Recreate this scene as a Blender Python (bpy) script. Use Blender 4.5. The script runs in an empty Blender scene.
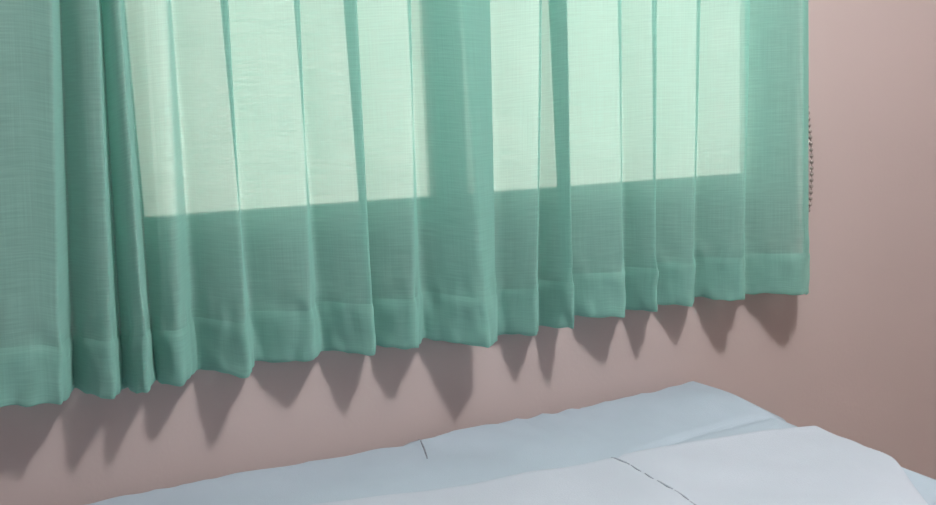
import bpy, bmesh, math, random
from mathutils import Vector, Matrix, noise

scene = bpy.context.scene
COL = scene.collection
random.seed(4)

# ------------------------------------------------------------------ helpers
def link(o, parent=None):
    COL.objects.link(o)
    if parent is not None:
        o.parent = parent
    return o

def mesh_obj(name, verts, faces, mat=None, parent=None, smooth=True, uvs=None):
    me = bpy.data.meshes.new(name)
    me.from_pydata([tuple(v) for v in verts], [], faces)
    if uvs is not None:
        lay = me.uv_layers.new(name='UVMap')
        for lp in me.loops:
            lay.data[lp.index].uv = uvs[lp.vertex_index]
    me.validate()
    me.polygons.foreach_set('use_smooth', [smooth] * len(me.polygons))
    me.update()
    o = bpy.data.objects.new(name, me)
    if mat: me.materials.append(mat)
    return link(o, parent)

def bm_obj(name, bm, mat=None, parent=None, smooth=False):
    bmesh.ops.recalc_face_normals(bm, faces=bm.faces)
    me = bpy.data.meshes.new(name)
    bm.to_mesh(me); bm.free()
    me.polygons.foreach_set('use_smooth', [smooth] * len(me.polygons))
    if mat: me.materials.append(mat)
    o = bpy.data.objects.new(name, me)
    return link(o, parent)

def add_box(bm, x0, x1, y0, y1, z0, z1, bevel=0.0):
    r = bmesh.ops.create_cube(bm, size=1.0)
    vs = r['verts']
    for v in vs:
        v.co = Vector((x0 + (v.co.x + .5) * (x1 - x0), y0 + (v.co.y + .5) * (y1 - y0), z0 + (v.co.z + .5) * (z1 - z0)))
    if bevel > 0:
        es = {e for v in vs for e in v.link_edges}
        bmesh.ops.bevel(bm, geom=list(es), offset=bevel, segments=2, profile=.7, affect='EDGES')

def add_cyl(bm, p0, p1, r, seg=24, r2=None):
    p0, p1 = Vector(p0), Vector(p1)
    d = p1 - p0
    m = Matrix.Translation((p0 + p1) / 2) @ d.to_track_quat('Z', 'Y').to_matrix().to_4x4()
    bmesh.ops.create_cone(bm, cap_ends=True, segments=seg, radius1=r, radius2=r if r2 is None else r2, depth=d.length, matrix=m)

def add_ball(bm, p, r, u=10, v=7):
    bmesh.ops.create_uvsphere(bm, u_segments=u, v_segments=v, radius=r, matrix=Matrix.Translation(p))

def empty(name, loc=(0, 0, 0)):
    o = bpy.data.objects.new(name, None)
    o.location = loc
    o.empty_display_size = .1
    return link(o)

def child(o, root):
    o.parent = root
    o.matrix_parent_inverse = Matrix.Translation(-Vector(root.location))
    return o

def tag(o, label, cat, group=None):
    o['label'] = label; o['category'] = cat
    if group: o['group'] = group
    return o

def struct(o):
    o['kind'] = 'structure'
    return o

# ------------------------------------------------------------------ materials
def new_mat(name):
    m = bpy.data.materials.new(name); m.use_nodes = True
    nt = m.node_tree; nt.nodes.clear()
    out = nt.nodes.new('ShaderNodeOutputMaterial')
    return m, nt, out

def simple(name, col, rough=.6, metal=0.0, var=.04, scale=8.0, bump=0.0, bscale=200.0):
    m, nt, out = new_mat(name)
    N, L = nt.nodes, nt.links
    b = N.new('ShaderNodeBsdfPrincipled')
    b.inputs['Roughness'].default_value = rough
    b.inputs['Metallic'].default_value = metal
    tc = N.new('ShaderNodeTexCoord')
    n = N.new('ShaderNodeTexNoise'); n.inputs['Scale'].default_value = scale; n.inputs['Detail'].default_value = 5
    L.new(tc.outputs['Object'], n.inputs['Vector'])
    r = N.new('ShaderNodeValToRGB')
    r.color_ramp.elements[0].position = .3; r.color_ramp.elements[1].position = .7
    r.color_ramp.elements[0].color = tuple(c * (1 - var) for c in col) + (1,)
    r.color_ramp.elements[1].color = tuple(min(1, c * (1 + var)) for c in col) + (1,)
    L.new(n.outputs['Fac'], r.inputs['Fac']); L.new(r.outputs['Color'], b.inputs['Base Color'])
    if bump > 0:
        n2 = N.new('ShaderNodeTexNoise'); n2.inputs['Scale'].default_value = bscale; n2.inputs['Detail'].default_value = 4
        L.new(tc.outputs['Object'], n2.inputs['Vector'])
        bp = N.new('ShaderNodeBump'); bp.inputs['Strength'].default_value = bump; bp.inputs['Distance'].default_value = .002
        L.new(n2.outputs['Fac'], bp.inputs['Height']); L.new(bp.outputs['Normal'], b.inputs['Normal'])
    L.new(b.outputs['BSDF'], out.inputs['Surface'])
    return m

def curtain_mat(name, col, tcol, t_lo, t_hi, transl=.34):
    """open slub weave: part of the light goes straight through between the threads"""
    m, nt, out = new_mat(name)
    N, L = nt.nodes, nt.links
    uv = N.new('ShaderNodeUVMap'); uv.uv_map = 'UVMap'
    def slub(sx, sy, scale, detail):
        mp = N.new('ShaderNodeMapping'); mp.inputs['Scale'].default_value = (sx, sy, 1)
        L.new(uv.outputs['UV'], mp.inputs['Vector'])
        n = N.new('ShaderNodeTexNoise'); n.inputs['Scale'].default_value = scale; n.inputs['Detail'].default_value = detail
        L.new(mp.outputs['Vector'], n.inputs['Vector'])
        return n.outputs['Fac']
    h = slub(18, 420, 1, 2)
    v = slub(520, 9, 1, 2)
    w = slub(6, 9, 1, 3)
    def math_(op, a, b):
        q = N.new('ShaderNodeMath'); q.operation = op
        for i, s in enumerate((a, b)):
            if isinstance(s, (int, float)): q.inputs[i].default_value = s
            else: L.new(s, q.inputs[i])
        return q.outputs[0]
    hv = math_('ADD', math_('MULTIPLY', h, .6), math_('MULTIPLY', v, .4))
    hvw = math_('ADD', math_('MULTIPLY', hv, .85), math_('MULTIPLY', w, .15))
    mr = N.new('ShaderNodeMapRange'); mr.inputs['From Min'].default_value = .36; mr.inputs['From Max'].default_value = .64
    mr.inputs['To Min'].default_value = t_lo; mr.inputs['To Max'].default_value = t_hi
    L.new(hvw, mr.inputs['Value'])
    # a weave closes up when it is looked through at a slant
    lw = N.new('ShaderNodeLayerWeight'); lw.inputs['Blend'].default_value = .5
    close = math_('SUBTRACT', 1.0, math_('MULTIPLY', math_('POWER', lw.outputs['Facing'], 1.3), .95))
    tfac = math_('MULTIPLY', mr.outputs['Result'], close)
    cr = N.new('ShaderNodeValToRGB')
    cr.color_ramp.elements[0].position = .35; cr.color_ramp.elements[1].position = .65
    cr.color_ramp.elements[0].color = tuple(c * 1.035 for c in col) + (1,)
    cr.color_ramp.elements[1].color = tuple(c * .965 for c in col) + (1,)
    L.new(hv, cr.inputs['Fac'])
    bp = N.new('ShaderNodeBump'); bp.inputs['Strength'].default_value = .35; bp.inputs['Distance'].default_value = .0008
    L.new(hv, bp.inputs['Height'])
    d = N.new('ShaderNodeBsdfDiffuse'); d.inputs['Roughness'].default_value = .6
    L.new(cr.outputs['Color'], d.inputs['Color']); L.new(bp.outputs['Normal'], d.inputs['Normal'])
    t = N.new('ShaderNodeBsdfTranslucent'); t.inputs['Color'].default_value = tuple(tcol) + (1,)
    mx = N.new('ShaderNodeMixShader'); mx.inputs[0].default_value = transl
    L.new(d.outputs[0], mx.inputs[1]); L.new(t.outputs[0], mx.inputs[2])
    g = N.new('ShaderNodeBsdfGlossy'); g.inputs['Roughness'].default_value = .5; g.inputs['Color'].default_value = (.9, .95, .93, 1)
    L.new(bp.outputs['Normal'], g.inputs['Normal'])
    mg = N.new('ShaderNodeMixShader'); mg.inputs[0].default_value = .05
    L.new(mx.outputs[0], mg.inputs[1]); L.new(g.outputs[0], mg.inputs[2])
    tr = N.new('ShaderNodeBsdfTransparent'); tr.inputs['Color'].default_value = (.97, 1, .985, 1)
    mt = N.new('ShaderNodeMixShader')
    L.new(tfac, mt.inputs[0]); L.new(mg.outputs[0], mt.inputs[1]); L.new(tr.outputs[0], mt.inputs[2])
    L.new(mt.outputs[0], out.inputs['Surface'])
    return m

CLOTH = (.32, .61, .545)
TCLOTH = (.25, .70, .61)
M_curtain = curtain_mat('curtain_weave', CLOTH, TCLOTH, .18, .31)
M_hem = curtain_mat('curtain_hem_weave', CLOTH, TCLOTH, .16, .26)
M_wall = simple('pink_wall_paint', (.495, .415, .408), .75, var=.02, scale=3, bump=.15, bscale=120)
M_ceiling = simple('ceiling_paint', (.7, .68, .66), .85)
M_floor = simple('floor_tile', (.42, .36, .31), .4)
M_sheet = simple('pale_blue_sheet', (.365, .445, .53), .85, var=.02, scale=14, bump=.3, bscale=500)
M_duvet = simple('white_duvet', (.43, .48, .56), .85, var=.015, scale=10, bump=.3, bscale=400)
M_thread_crease = simple('grey_thread_crease_shade', (.30, .33, .39), .8)  # duvet stitching, and the painted shade of the sheet creases
M_wood = simple('bed_wood', (.25, .15, .09), .5, var=.15, scale=20)
M_alu = simple('window_white', (.75, .75, .73), .4)
M_rod = simple('rod_metal', (.6, .58, .55), .35, metal=.9)
M_chain = simple('bead_plastic', (.30, .255, .24), .35)
M_blind = simple('blind_fabric', (.7, .68, .62), .8)

def glass_mat():
    m, nt, out = new_mat('window_glass')
    N, L = nt.nodes, nt.links
    tr = N.new('ShaderNodeBsdfTransparent'); tr.inputs['Color'].default_value = (.96, .98, .96, 1)
    g = N.new('ShaderNodeBsdfGlossy'); g.inputs['Roughness'].default_value = .02
    f = N.new('ShaderNodeFresnel'); f.inputs['IOR'].default_value = 1.45
    mx = N.new('ShaderNodeMixShader')
    L.new(f.outputs[0], mx.inputs[0]); L.new(tr.outputs[0], mx.inputs[1]); L.new(g.outputs[0], mx.inputs[2])
    L.new(mx.outputs[0], out.inputs['Surface'])
    return m
M_glass = glass_mat()

# ------------------------------------------------------------------ room shell
RX0, RX1, RY0, RH = -1.7, 2.7, -3.1, 2.65
WT = .14                                      # wall thickness
WX0, WX1, WZ0, WZ1 = .096, 1.427, .998, 2.10  # window opening

bm = bmesh.new()
add_box(bm, RX0 - .1, WX0, 0, WT, 0, RH)
add_box(bm, WX1, RX1 + .1, 0, WT, 0, RH)
add_box(bm, WX0, WX1, 0, WT, 0, WZ0)
add_box(bm, WX0, WX1, 0, WT, WZ1, RH)
struct(bm_obj('wall_back', bm, M_wall))
for nm, b in (('wall_left', (RX0 - .1, RX0, RY0 - .1, 0, 0, RH)), ('wall_right', (RX1, RX1 + .1, RY0 - .1, 0, 0, RH)),
              ('wall_front', (RX0, RX1, RY0 - .1, RY0, 0, RH))):
    bm = bmesh.new(); add_box(bm, *b); struct(bm_obj(nm, bm, M_wall))
bm = bmesh.new(); add_box(bm, RX0 - .1, RX1 + .1, RY0 - .1, WT, -.1, 0); struct(bm_obj('floor', bm, M_floor))
bm = bmesh.new(); add_box(bm, RX0 - .1, RX1 + .1, RY0 - .1, WT, RH, RH + .1); struct(bm_obj('ceiling', bm, M_ceiling))

# window: sliding frame, two panes
win = struct(empty('window_1', ((WX0 + WX1) / 2, .08, WZ0)))
FW = .022
bm = bmesh.new()
for b in ((WX0, WX1, .07, .12, WZ0, WZ0 + FW), (WX0, WX1, .07, .12, WZ1 - .03, WZ1),
          (WX0, WX0 + FW, .07, .12, WZ0 + FW, WZ1 - .03), (WX1 - FW, WX1, .07, .12, WZ0 + FW, WZ1 - .03)):
    add_box(bm, *b, bevel=.002)
struct(child(bm_obj('window_frame', bm, M_alu), win))
bm = bmesh.new(); xm = .672
add_box(bm, xm - .034, xm + .034, .075, .115, WZ0 + FW, WZ1 - .03, bevel=.002)  # unseen upright, added and widened to darken the band where the curtains overlap
struct(child(bm_obj('window_mullion_added', bm, M_alu), win))
for xa, xb in ((WX0 + FW, xm - .034), (xm + .034, WX1 - FW)):
    bm = bmesh.new(); add_box(bm, xa, xb, .092, .098, WZ0 + FW, WZ1 - .03)
    struct(child(bm_obj('window_pane', bm, M_glass), win))

# ------------------------------------------------------------------ curtains
# one row per fold vertex: kind (f = crest towards the room, m = soft crest, b = valley, e = free edge),
# x at the hem, distance from the wall at the hem, height of the hem, drift of x and of the distance per metre of height
LEFT = [
    ('b', -0.2087, 0.0500, 0.7783, 0.0990, 0.0176),
    ('m', -0.0676, 0.0880, 0.7784, 0.0529, 0.0000),
    ('f', -0.0340, 0.0940, 0.7699, 0.0764, 0.0017),
    ('b', -0.0151, 0.0350, 0.7773, 0.0625, 0.0261),
    ('f', 0.0384, 0.0940, 0.7716, 0.0517, 0.0017),
    ('b', 0.0537, 0.0450, 0.7689, 0.0350, 0.0171),
    ('f', 0.0877, 0.0980, 0.7740, 0.0185, 0.0035),
    ('b', 0.1015, 0.0400, 0.7730, 0.0076, 0.0172),
    ('m', 0.1407, 0.0780, 0.7715, 0.0388, 0.0035),
    ('b', 0.1685, 0.0350, 0.7829, 0.0094, 0.0262),
    ('f', 0.2369, 0.0980, 0.7728, 0.0228, -0.0052),
    ('b', 0.2592, 0.0350, 0.7812, -0.0240, 0.0174),
    ('f', 0.3461, 0.0740, 0.7757, 0.0246, 0.0190),
    ('b', 0.3728, 0.0400, 0.7849, -0.0236, 0.0087),
    ('f', 0.4493, 0.0860, 0.7771, 0.0028, 0.0156),
    ('b', 0.4591, 0.0350, 0.7788, -0.0330, 0.0172),
    ('f', 0.5253, 0.0800, 0.7756, 0.0330, 0.0086),
    ('b', 0.5541, 0.0500, 0.7815, -0.0089, 0.0086),
    ('f', 0.6470, 0.1120, 0.7672, -0.0412, -0.0034),
    ('e', 0.6797, 0.0850, 0.7679, 0.0251, -0.0168),
]
RIGHT = [
    ('b', 0.5934, 0.0280, 0.7736, 0.0213, 0.0034),
    ('b', 0.7079, 0.0400, 0.7662, -0.0010, 0.0083),
    ('f', 0.7642, 0.0750, 0.7657, 0.0499, 0.0000),
    ('b', 0.7860, 0.0380, 0.7753, 0.0277, 0.0184),
    ('f', 0.8300, 0.0980, 0.7745, 0.0105, -0.0100),
    ('b', 0.8480, 0.0300, 0.7804, -0.0460, 0.0250),
    ('f', 0.9498, 0.0780, 0.7787, 0.0035, 0.0119),
    ('b', 0.9815, 0.0380, 0.7817, -0.0195, 0.0119),
    ('f', 1.0246, 0.0800, 0.7777, 0.0145, 0.0085),
    ('b', 1.0528, 0.0380, 0.7833, -0.0148, 0.0119),
    ('f', 1.1211, 0.0670, 0.7759, 0.0249, 0.0219),
    ('b', 1.1515, 0.0380, 0.7840, -0.0061, 0.0203),
    ('f', 1.2235, 0.0980, 0.7812, 0.0345, -0.0051),
    ('b', 1.2751, 0.0450, 0.7794, -0.0227, 0.0168),
    ('f', 1.3832, 0.1000, 0.7756, -0.0159, 0.0000),
    ('e', 1.4382, 0.0600, 0.7675, -0.0170, 0.0000),
]
NSEG = 20
def deep(T):
    # valleys run close to the wall at the hem and come forward again higher up
    out = []
    for k, x, e, z, sx, se in T:
        if k == 'b':
            n = max(.013, e * .45)
            xn = x * (1.5 - n) / (1.5 - e) + .003
            sx -= (xn - x) / .9
            se += (e - n) / .58; e = n; x = xn; z -= .005
        out.append((k, x, e, z, sx, se))
    return out
LEFT, RIGHT = deep(LEFT), deep(RIGHT)
CTOP = 2.235
HEM = .086
SIG = {'f': 1.3, 'm': 3.4, 'b': 1.9, 'e': .6}

def columns(T):
    n = len(T)
    ctrl = [list(r[1:]) for r in T]
    def build():
        raw, sig = [], []
        for i in range(n - 1):
            a, b = T[i][0], T[i + 1][0]
            for k in range(NSEG):
                t = k / NSEG
                # the cloth leaves the valley steeply and then runs nearly parallel to the wall up to the crest
                g = t
                if a == 'b' and b in 'fm':
                    q = .65 if T[i][1] < .12 else .25
                    g = (1 - q) * t + q * (1 - (1 - t) ** 2.3)
                row = [ctrl[i][j] * (1 - t) + ctrl[i + 1][j] * t for j in range(5)]
                row[1] = ctrl[i][1] * (1 - g) + ctrl[i + 1][1] * g
                raw.append(row); sig.append(SIG[a] if t < .5 else SIG[b])
        raw.append(list(ctrl[-1])); sig.append(SIG[T[-1][0]])
        return raw, sig
    for it in range(5):
        raw, sig = build()
        out = []
        for i in range(len(raw)):
            s = sig[i]; R = int(3 * s) + 1
            acc = [0] * 5; W = 0
            for j in range(i - R, i + R + 1):
                # reflect past the ends so that free edges stay where they are
                if j < 0: v = [2 * p - q for p, q in zip(raw[0], raw[min(-j, len(raw) - 1)])]
                elif j >= len(raw): v = [2 * p - q for p, q in zip(raw[-1], raw[2 * len(raw) - 2 - j])]
                else: v = raw[j]
                w = math.exp(-.5 * ((j - i) / s) ** 2)
                W += w
                for q in range(5): acc[q] += w * v[q]
            out.append([q / W for q in acc])
        # rounding pulls crests and valleys in: push the control points out until they come back to the measured depth
        for i in range(1, n - 1):
            for q in (0, 1):
                ctrl[i][q] += .8 * (T[i][1 + q] - out[i * NSEG][q])
    return out

def curtain_point(c, u, h, seed):
    """h = height above the hem"""
    xh, eh, zh, sx, se = c
    lim = .58
    f = h if h < lim else lim + .16 * (1 - math.exp(-(h - lim) / .16))
    x = xh + sx * f
    e = eh + se * f
    top = max(0, min(1, (h - .8) / .5)); top = top * top * (3 - 2 * top)
    e = e + top * max(0, .068 - e) * .9
    # small cloth irregularities: long soft waves and puckers just above and below the hem stitching
    e += .0035 * noise.noise(Vector((u * 9 + seed, h * 3.2, 1.7)))
    pk = math.exp(-((h - HEM) / .045) ** 2) * .0065 + math.exp(-(h / .03) ** 2) * .008
    e += pk * noise.noise(Vector((u * 42 + seed, h * 24, 4.2)))
    x += pk * .6 * noise.noise(Vector((u * 40 + seed, h * 20, 9.1)))
    z = zh + h
    z += .0045 * math.exp(-(h / .05) ** 2) * noise.noise(Vector((u * 38 + seed, 2.2, .3)))
    return Vector((x, -max(e, .008), z))

def make_curtain(T, name, label, seed, cat='curtain'):
    cols = columns(T)
    U = [0.0]
    for a, b in zip(cols, cols[1:]):
        U.append(U[-1] + math.hypot(b[0] - a[0], b[1] - a[1]))
    xm = (T[0][1] + T[-1][1]) / 2
    root = empty(name, (xm, -.07, .775))
    tag(root, label, cat, 'curtain panels over the bedroom window')
    nC = len(cols)
    # main panel
    hs = [HEM + .006 * i for i in range(8)]
    while hs[-1] < CTOP - .8: hs.append(hs[-1] + (.02 if hs[-1] < .7 else .05))
    V, UVs, F = [], [], []
    for h in hs:
        for i, c in enumerate(cols):
            V.append(curtain_point(c, U[i], h, seed)); UVs.append((U[i] + seed, h))
    for r in range(len(hs) - 1):
        for i in range(nC - 1):
            a = r * nC + i
            F.append((a, a + 1, a + nC + 1, a + nC))
    child(mesh_obj('fabric_panel', V, F, M_curtain, None, True, UVs), root)
    # hooks at the crests, from the heading up to the rod
    for k, row in enumerate(T):
        if row[0] in 'fm':
            p = curtain_point(cols[k * NSEG], U[k * NSEG], hs[-1] - .01, seed)
            hb = bmesh.new()
            add_cyl(hb, p, (p.x, -.095, 2.282), .0015, 8)
            child(bm_obj('hook', hb, M_rod, smooth=True), root)
    # bottom hem: front layer, turned edge, inner layer
    def nrm(i, h):
        a = curtain_point(cols[max(i - 1, 0)], U[max(i - 1, 0)], h, seed)
        b = curtain_point(cols[min(i + 1, nC - 1)], U[min(i + 1, nC - 1)], h, seed)
        d = b - a
        n = Vector((d.y, -d.x, 0))
        return n.normalized() if n.length > 1e-9 else Vector((0, -1, 0))
    prof = []
    NH = 13
    for k in range(NH):
        t = k / (NH - 1); prof.append((HEM * (1 - t), .0026 * math.sin(math.pi * min(1, t * 6 + .1) / 2) * (1 - .5 * t) if t < 1 else .0010, 1 - t))
    prof.append((-.0012, 0.0, 0))
    for k in range(NH):
        t = k / (NH - 1); prof.append((HEM * t, -.0016 if k else -.0010, t))
    V, UVs, F = [], [], []
    for h, off, t in prof:
        for i, c in enumerate(cols):
            V.append(curtain_point(c, U[i], h, seed) + nrm(i, max(h, 0)) * off); UVs.append((U[i] + seed, h + (.31 if off < 0 else 0)))
    for r in range(len(prof) - 1):
        for i in range(nC - 1):
            a = r * nC + i
            F.append((a, a + nC, a + nC + 1, a + 1))
    child(mesh_obj('bottom_hem', V, F, M_hem, None, True, UVs), root)
    # turned side hem behind the free edge
    i0 = nC - 1 - NSEG
    V, UVs, F = [], [], []
    nW = NSEG + 1
    for h in hs:
        for i in range(i0, nC):
            V.append(curtain_point(cols[i], U[i], h, seed) - nrm(i, h) * .0018 * min(1, (nC - 1 - i) / 3 + .15)); UVs.append((U[i] + seed + 3, h + .2))
    for r in range(len(hs) - 1):
        for i in range(nW - 1):
            a = r * nW + i
            F.append((a, a + 1, a + nW + 1, a + nW))
    child(mesh_obj('side_hem', V, F, M_hem, None, True, UVs), root)
    return root

make_curtain(LEFT, 'curtain', 'mint green curtain with dark shaded outer folds, its free edge overlapping the neighbouring curtain', 0.0)
make_curtain(RIGHT, 'curtain', 'mint green curtain tucked behind its neighbour and ending beside the beaded chain', 5.0)

# rod above
rod = empty('curtain_rod', (.6, -.095, 2.29))
bm = bmesh.new(); add_cyl(bm, (-.32, -.095, 2.298), (1.56, -.095, 2.298), .011)
child(bm_obj('pole', bm, M_rod, smooth=True), rod)
for x in (-.33, 1.57):
    bm = bmesh.new(); add_ball(bm, (x, -.095, 2.29), .02, 16, 10); child(bm_obj('finial', bm, M_rod, smooth=True), rod)
for x in (-.27, .6, 1.51):
    bm = bmesh.new()
    add_box(bm, x - .012, x + .012, -.006, 0, 2.26, 2.33, bevel=.002)
    add_cyl(bm, (x, -.004, 2.30), (x, -.085, 2.297), .006)
    child(bm_obj('bracket', bm, M_rod), rod)
tag(rod, 'metal curtain rod that both mint curtain panels hang from', 'curtain rod')

# ------------------------------------------------------------------ roller blind (rolled up) with its bead chain
bl = empty('roller_blind', (.74, -.03, 2.14))
bm = bmesh.new(); add_cyl(bm, (.06, -.03, 2.15), (1.425, -.03, 2.15), .021)
child(bm_obj('fabric_roll', bm, M_blind, smooth=True), bl)
bm = bmesh.new(); add_cyl(bm, (1.426, -.03, 2.15), (1.452, -.03, 2.15), .016); child(bm_obj('chain_wheel', bm, M_chain, smooth=True), bl)
for x in (.05, 1.46):
    bm = bmesh.new(); add_box(bm, x - .003, x + .003, -.055, 0, 2.115, 2.18, bevel=.001); child(bm_obj('bracket', bm, M_alu), bl)
ctrl = [(1.440, -.046, 2.15), (1.441, -.040, 1.7), (1.447, -.030, 1.32), (1.457, -.026, 1.20), (1.467, -.024, 1.14), (1.4765, -.024, 1.075), (1.479, -.024, 1.01), (1.4755, -.024, .955),
        (1.466, -.023, .925), (1.457, -.021, .908), (1.447, -.020, .912), (1.438, -.019, .94), (1.434, -.018, 1.05), (1.436, -.015, 1.5), (1.440, -.014, 2.15)]
ctrl = [Vector(p) for p in ctrl]
def catmull(P, n=24):
    out = []
    for i in range(len(P) - 1):
        p0, p1, p2, p3 = P[max(i - 1, 0)], P[i], P[i + 1], P[min(i + 2, len(P) - 1)]
        for k in range(n):
            t = k / n
            out.append(.5 * ((2 * p1) + (p2 - p0) * t + (2 * p0 - 5 * p1 + 4 * p2 - p3) * t * t + (3 * p1 - p0 - 3 * p2 + p3) * t ** 3))
    out.append(P[-1]); return out
path = catmull(ctrl)
bm = bmesh.new(); acc = 0.0; step = .0132
for a, b in zip(path, path[1:]):
    seg = (b - a).length; d = b - a; t0 = 0.0
    while acc + seg - t0 >= step:
        t0 += step - acc; acc = 0.0
        p = a + d * (t0 / seg)
        add_ball(bm, p, .0047, 10, 7)
    acc += seg - t0
for a, b in zip(path[::4], path[4::4]): add_cyl(bm, a, b, .0012, 6)
ch = child(bm_obj('bead_chain', bm, M_chain, smooth=True), bl)
ch['label'] = 'brown beaded pull chain'
tag(bl, 'rolled-up blind behind the curtains whose beaded chain shows beside the curtain edge', 'blind')

# ------------------------------------------------------------------ bed
BX0, BX1, BY0, BY1, BZ = -.95, 1.186, -2.10, -.008, .607
bed = empty('bed', ((BX0 + BX1) / 2, (BY0 + BY1) / 2, 0))
bm = bmesh.new(); add_box(bm, BX0 + .02, BX1 - .02, BY0 + .02, BY1 - .01, .16, .34, bevel=.008); child(bm_obj('bed_base', bm, M_wood), bed)
for x in (BX0 + .1, BX1 - .1):
    for y in (BY0 + .1, BY1 - .1):
        bm = bmesh.new(); add_cyl(bm, (x, y, 0), (x, y, .165), .03, 20, .04); child(bm_obj('leg', bm, M_wood, smooth=True), bed)
bm = bmesh.new(); add_box(bm, BX0 + .012, BX1 - .012, BY0 + .012, BY1 - .012, .335, BZ - .02, bevel=.04); child(bm_obj('mattress', bm, M_duvet, smooth=True), bed)

def fbm(p, o=3):
    return noise.fractal(p, 1.0, 2.0, o)

def sheet_h(x, y):
    h = .006 * fbm(Vector((x * 3.1, y * 3.1, .5)))
    h += .005 * noise.noise(Vector((x * 11 + y * 4, y * 9, 3.3)))
    # pulled wrinkles running off the wall-side edge
    k = math.exp(-((y - BY1) / .16) ** 2)
    r = noise.noise(Vector((x * 17 + 2.5 * y, y * 3, 8.0)))
    h += k * .0055 * (1 - abs(r) * 2.2)
    # a crease running beside the duvet towards the corner
    if .80 < x < 1.20:
        yc = -.297 + (x - .88) * .05 + .006 * math.sin(x * 21)
        h -= .007 * math.exp(-((y - yc) / .009) ** 2) * min(1, (x - .80) / .08)
    # the cover stands up a little where it is bunched at the corner
    h += .017 * math.exp(-((x - 1.10) / .13) ** 2 - ((y + .16) / .14) ** 2)
    return h

def draped(hx, hy, r, skirt, nx, ny):
    tot = r * math.pi / 2 + skirt
    def axis(n, hw):
        inner = hw - r
        a = [-inner + 2 * inner * i / n for i in range(n + 1)]
        m = 8
        o = [tot * (i / m) ** .8 for i in range(1, m + 1)]
        return [-inner - q for q in reversed(o)] + a + [inner + q for q in o]
    X, Y = axis(nx, hx), axis(ny, hy)
    return X, Y
cx, cy = (BX0 + BX1) / 2, (BY0 + BY1) / 2
hx, hy = (BX1 - BX0) / 2, (BY1 - BY0) / 2
R_ = .062
X, Y = draped(hx, hy, R_, .20, 190, 320)
V, F = [], []
for b in Y:
    for a in X:
        ox = max(abs(a) - (hx - R_), 0); oy = max(abs(b) - (hy - R_), 0)
        t = math.hypot(ox, oy)
        px = math.copysign(min(abs(a), hx - R_), a); py = math.copysign(min(abs(b), hy - R_), b)
        z = BZ
        if t > 0:
            dx, dy = math.copysign(ox / t, a), math.copysign(oy / t, b)
            th = min(t / R_, math.pi / 2)
            px += dx * R_ * math.sin(th); py += dy * R_ * math.sin(th)
            z -= R_ * (1 - math.cos(th)) + max(0, min(t, R_ * math.pi / 2 + .20) - R_ * math.pi / 2)
        wx, wy = cx + px, cy + py
        z += sheet_h(wx, wy) * (1 if t < .09 else .4)
        wx += .004 * noise.noise(Vector((wx * 8, wy * 8, z * 6))) * min(1, t * 20)
        wy = min(wy + .004 * noise.noise(Vector((wx * 9, 4.4, z * 6))) * min(1, t * 20), -.004)
        V.append((wx, wy, z))
nx = len(X)
for j in range(len(Y) - 1):
    for i in range(nx - 1):
        a = j * nx + i; F.append((a, a + 1, a + nx + 1, a + nx))
child(mesh_obj('fitted_sheet', V, F, M_sheet), bed)
from mathutils.bvhtree import BVHTree
sheet_bvh = BVHTree.FromPolygons(V, F)
def sheet_z(x, y):
    h = sheet_bvh.ray_cast(Vector((x, y, 2)), Vector((0, 0, -1)))
    return max(h[0].z, BZ - .012) if h[0] else BZ - .012
tag(bed, 'bed in a pale blue wrinkled sheet pushed against the pink wall under the curtains', 'bed')

# shade of two sheet creases, drawn as thin dark tubes
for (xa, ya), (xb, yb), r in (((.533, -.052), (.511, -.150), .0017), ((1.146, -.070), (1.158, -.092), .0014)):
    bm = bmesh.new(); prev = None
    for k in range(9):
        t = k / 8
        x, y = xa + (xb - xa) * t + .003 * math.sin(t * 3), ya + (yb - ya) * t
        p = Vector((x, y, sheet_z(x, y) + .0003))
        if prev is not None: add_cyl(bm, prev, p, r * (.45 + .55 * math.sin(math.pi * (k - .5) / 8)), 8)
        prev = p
    o = child(bm_obj('crease_shade', bm, M_thread_crease, smooth=True), bed)
    o['label'] = 'short dark line drawing the shade of a sheet crease'

# ------------------------------------------------------------------ duvet
RIGHT_EDGE = [Vector(p) for p in ((1.152, -.396), (1.160, -.455), (1.126, -.550), (1.066, -.640), (1.00, -.74), (.94, -.90), (.92, -1.15), (.92, -1.6))]
right_curve = catmull(RIGHT_EDGE, 12)
def along(curve, t):
    f = t * (len(curve) - 1); i = min(int(f), len(curve) - 2)
    return curve[i].lerp(curve[i + 1], f - i)
NS, NT = 150, 130
def duvet_xy(s, t):
    s2 = s
    a = along(right_curve, t ** 1.25)
    l = Vector((-.62, -.165)).lerp(Vector((-.66, -1.6)), t ** 1.25)
    p = a.lerp(l, s2)
    # the far edge is not quite straight
    p.y += .006 * noise.noise(Vector((s * 7, 0, t * 3))) * (1 - t)
    return p
def duvet_top(x, y, d, lift):
    w = .08
    q = min(d / w, 1)
    pr = math.sqrt(max(0, 1 - (1 - q) ** 2))
    return sheet_z(x, y) + lift + .008 + .011 * pr + .0035 * q * fbm(Vector((x * 2.2 + 3, y * 2.2, 1.1))) + .002 * q * noise.noise(Vector((x * 9, y * 9, 5.5)))
SEAM_X = .752
V, F = [], []
def sgrid(n, pw=1.6):
    return [((i / n) ** pw) for i in range(n + 1)]
S, Tt = sgrid(NS), sgrid(NT)
S[-1] = 1; Tt[-1] = 1
topi, boti = [], []
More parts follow.
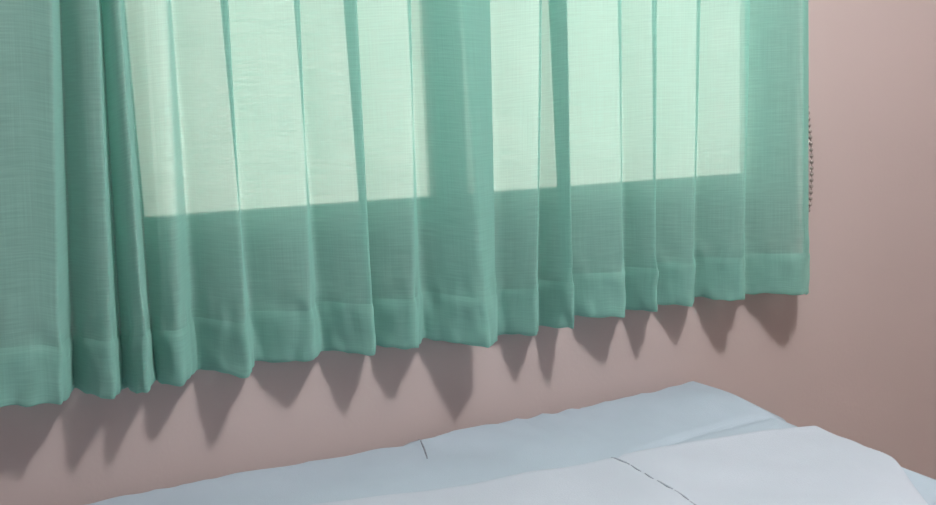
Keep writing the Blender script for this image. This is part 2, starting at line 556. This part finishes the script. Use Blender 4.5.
for t in Tt:
    rt_, rb_ = [], []
    for s in S:
        p = duvet_xy(s, t)
        d = min(s * 1.75, t * 1.25, (1 - s) * 1.75, (1 - t) * 1.25)
        ds, dt = min(s, 1 - s) * 1.75, min(t, 1 - t) * 1.25
        k = .03
        d = max(0.0, ds + dt - math.sqrt(ds * ds + dt * dt)) if max(ds, dt) < .1 else min(ds, dt)
        lift = .007 * math.exp(-((s * 1.75 - .22) / .2) ** 2) * math.exp(-(t * 1.25 / .12) ** 2)
        z = duvet_top(p.x, p.y, d, lift)
        g = math.exp(-((p.x - SEAM_X) / .007) ** 2) * min(1, d / .02)
        z -= .004 * g
        V.append((p.x, p.y, z)); rt_.append(len(V) - 1)
        edge = d <= 1e-6
        zb = sheet_z(p.x, p.y) + .005 + lift * .9
        V.append((p.x, p.y, min(zb, z - .002))); rb_.append(len(V) - 1)
    topi.append(rt_); boti.append(rb_)
for j in range(NT):
    for i in range(NS):
        F.append((topi[j][i], topi[j + 1][i], topi[j + 1][i + 1], topi[j][i + 1]))
        F.append((boti[j][i], boti[j][i + 1], boti[j + 1][i + 1], boti[j + 1][i]))
for i in range(NS):
    F.append((topi[0][i], topi[0][i + 1], boti[0][i + 1], boti[0][i]))
    F.append((topi[NT][i], boti[NT][i], boti[NT][i + 1], topi[NT][i + 1]))
for j in range(NT):
    F.append((topi[j][0], boti[j][0], boti[j + 1][0], topi[j + 1][0]))
    F.append((topi[j][NS], topi[j + 1][NS], boti[j + 1][NS], boti[j][NS]))
duv = mesh_obj('duvet', V, F, M_duvet)
duv.location = (0, 0, 0)
tag(duv, 'smooth white duvet with a dark stitched seam lying over the pale blue sheet', 'duvet')

# dark stitched seam running from the far edge towards the near side, with the stitches showing here and there
bvh = BVHTree.FromPolygons([Vector(v) for v in V], F)
def surf(x, y):
    h = bvh.ray_cast(Vector((x, y, 2)), Vector((0, 0, -1)))
    return h[0].z if h[0] else BZ
for ya, yb, r in ((-.352, -.388, .0017), (-.392, -.418, .0012), (-.428, -.452, .0015), (-.460, -.496, .0020), (-.500, -.531, .0015), (-.535, -.60, .0018), (-.62, -.68, .0016), (-.70, -.80, .0017)):
    bm = bmesh.new(); prev = None
    for k in range(7):
        y = ya + (yb - ya) * k / 6
        x = SEAM_X - .012 * math.exp(-((y + .345) / .025) ** 2) + .004 * noise.noise(Vector((0, y * 30, 2)))
        p = Vector((x, y, surf(x, y) + .0002))
        if prev is not None: add_cyl(bm, prev, p, r * (.5 + .5 * math.sin(math.pi * (k - .5) / 6)), 8)
        prev = p
    sm = bm_obj('stitching', bm, M_thread_crease, duv, True)
    sm['label'] = 'dark grey stitching'

# ------------------------------------------------------------------ light: ceiling bulb and overcast daylight
ld = bpy.data.lights.new('ceiling_bulb', 'POINT')
ld.energy = 96; ld.color = (1.0, .97, .94); ld.shadow_soft_size = .085
lo = bpy.data.objects.new('ceiling_bulb', ld); lo.location = (.87, -1.32, 2.5); link(lo)

w = bpy.data.worlds.new('overcast_sky'); scene.world = w; w.use_nodes = True
bg = w.node_tree.nodes['Background']
bg.inputs['Color'].default_value = (1.0, .97, .86, 1)
bg.inputs['Strength'].default_value = 1.8

# ------------------------------------------------------------------ camera
yaw, pitch, roll = math.radians(24), math.radians(-8), math.radians(2.3)
fw = Vector((math.sin(yaw) * math.cos(pitch), math.cos(yaw) * math.cos(pitch), math.sin(pitch)))
rt = Vector((math.cos(yaw), -math.sin(yaw), 0)); up = rt.cross(fw)
r2 = rt * math.cos(roll) - up * math.sin(roll)
u2 = rt * math.sin(roll) + up * math.cos(roll)
cd = bpy.data.cameras.new('camera'); cam = bpy.data.objects.new('camera', cd); link(cam)
mw = Matrix((r2, u2, -fw)).transposed().to_4x4(); mw.translation = Vector((0, -1.5, 1.15))
cam.matrix_world = mw
cd.sensor_fit = 'HORIZONTAL'; cd.sensor_width = 36; cd.lens = 36 * 900 / 936
cd.clip_start = .02
scene.camera = cam

scene.view_settings.view_transform = 'Standard'
scene.view_settings.look = 'None'
scene.view_settings.exposure = 0.0
scene.view_settings.gamma = 1.0
scene.view_settings.use_curve_mapping = False
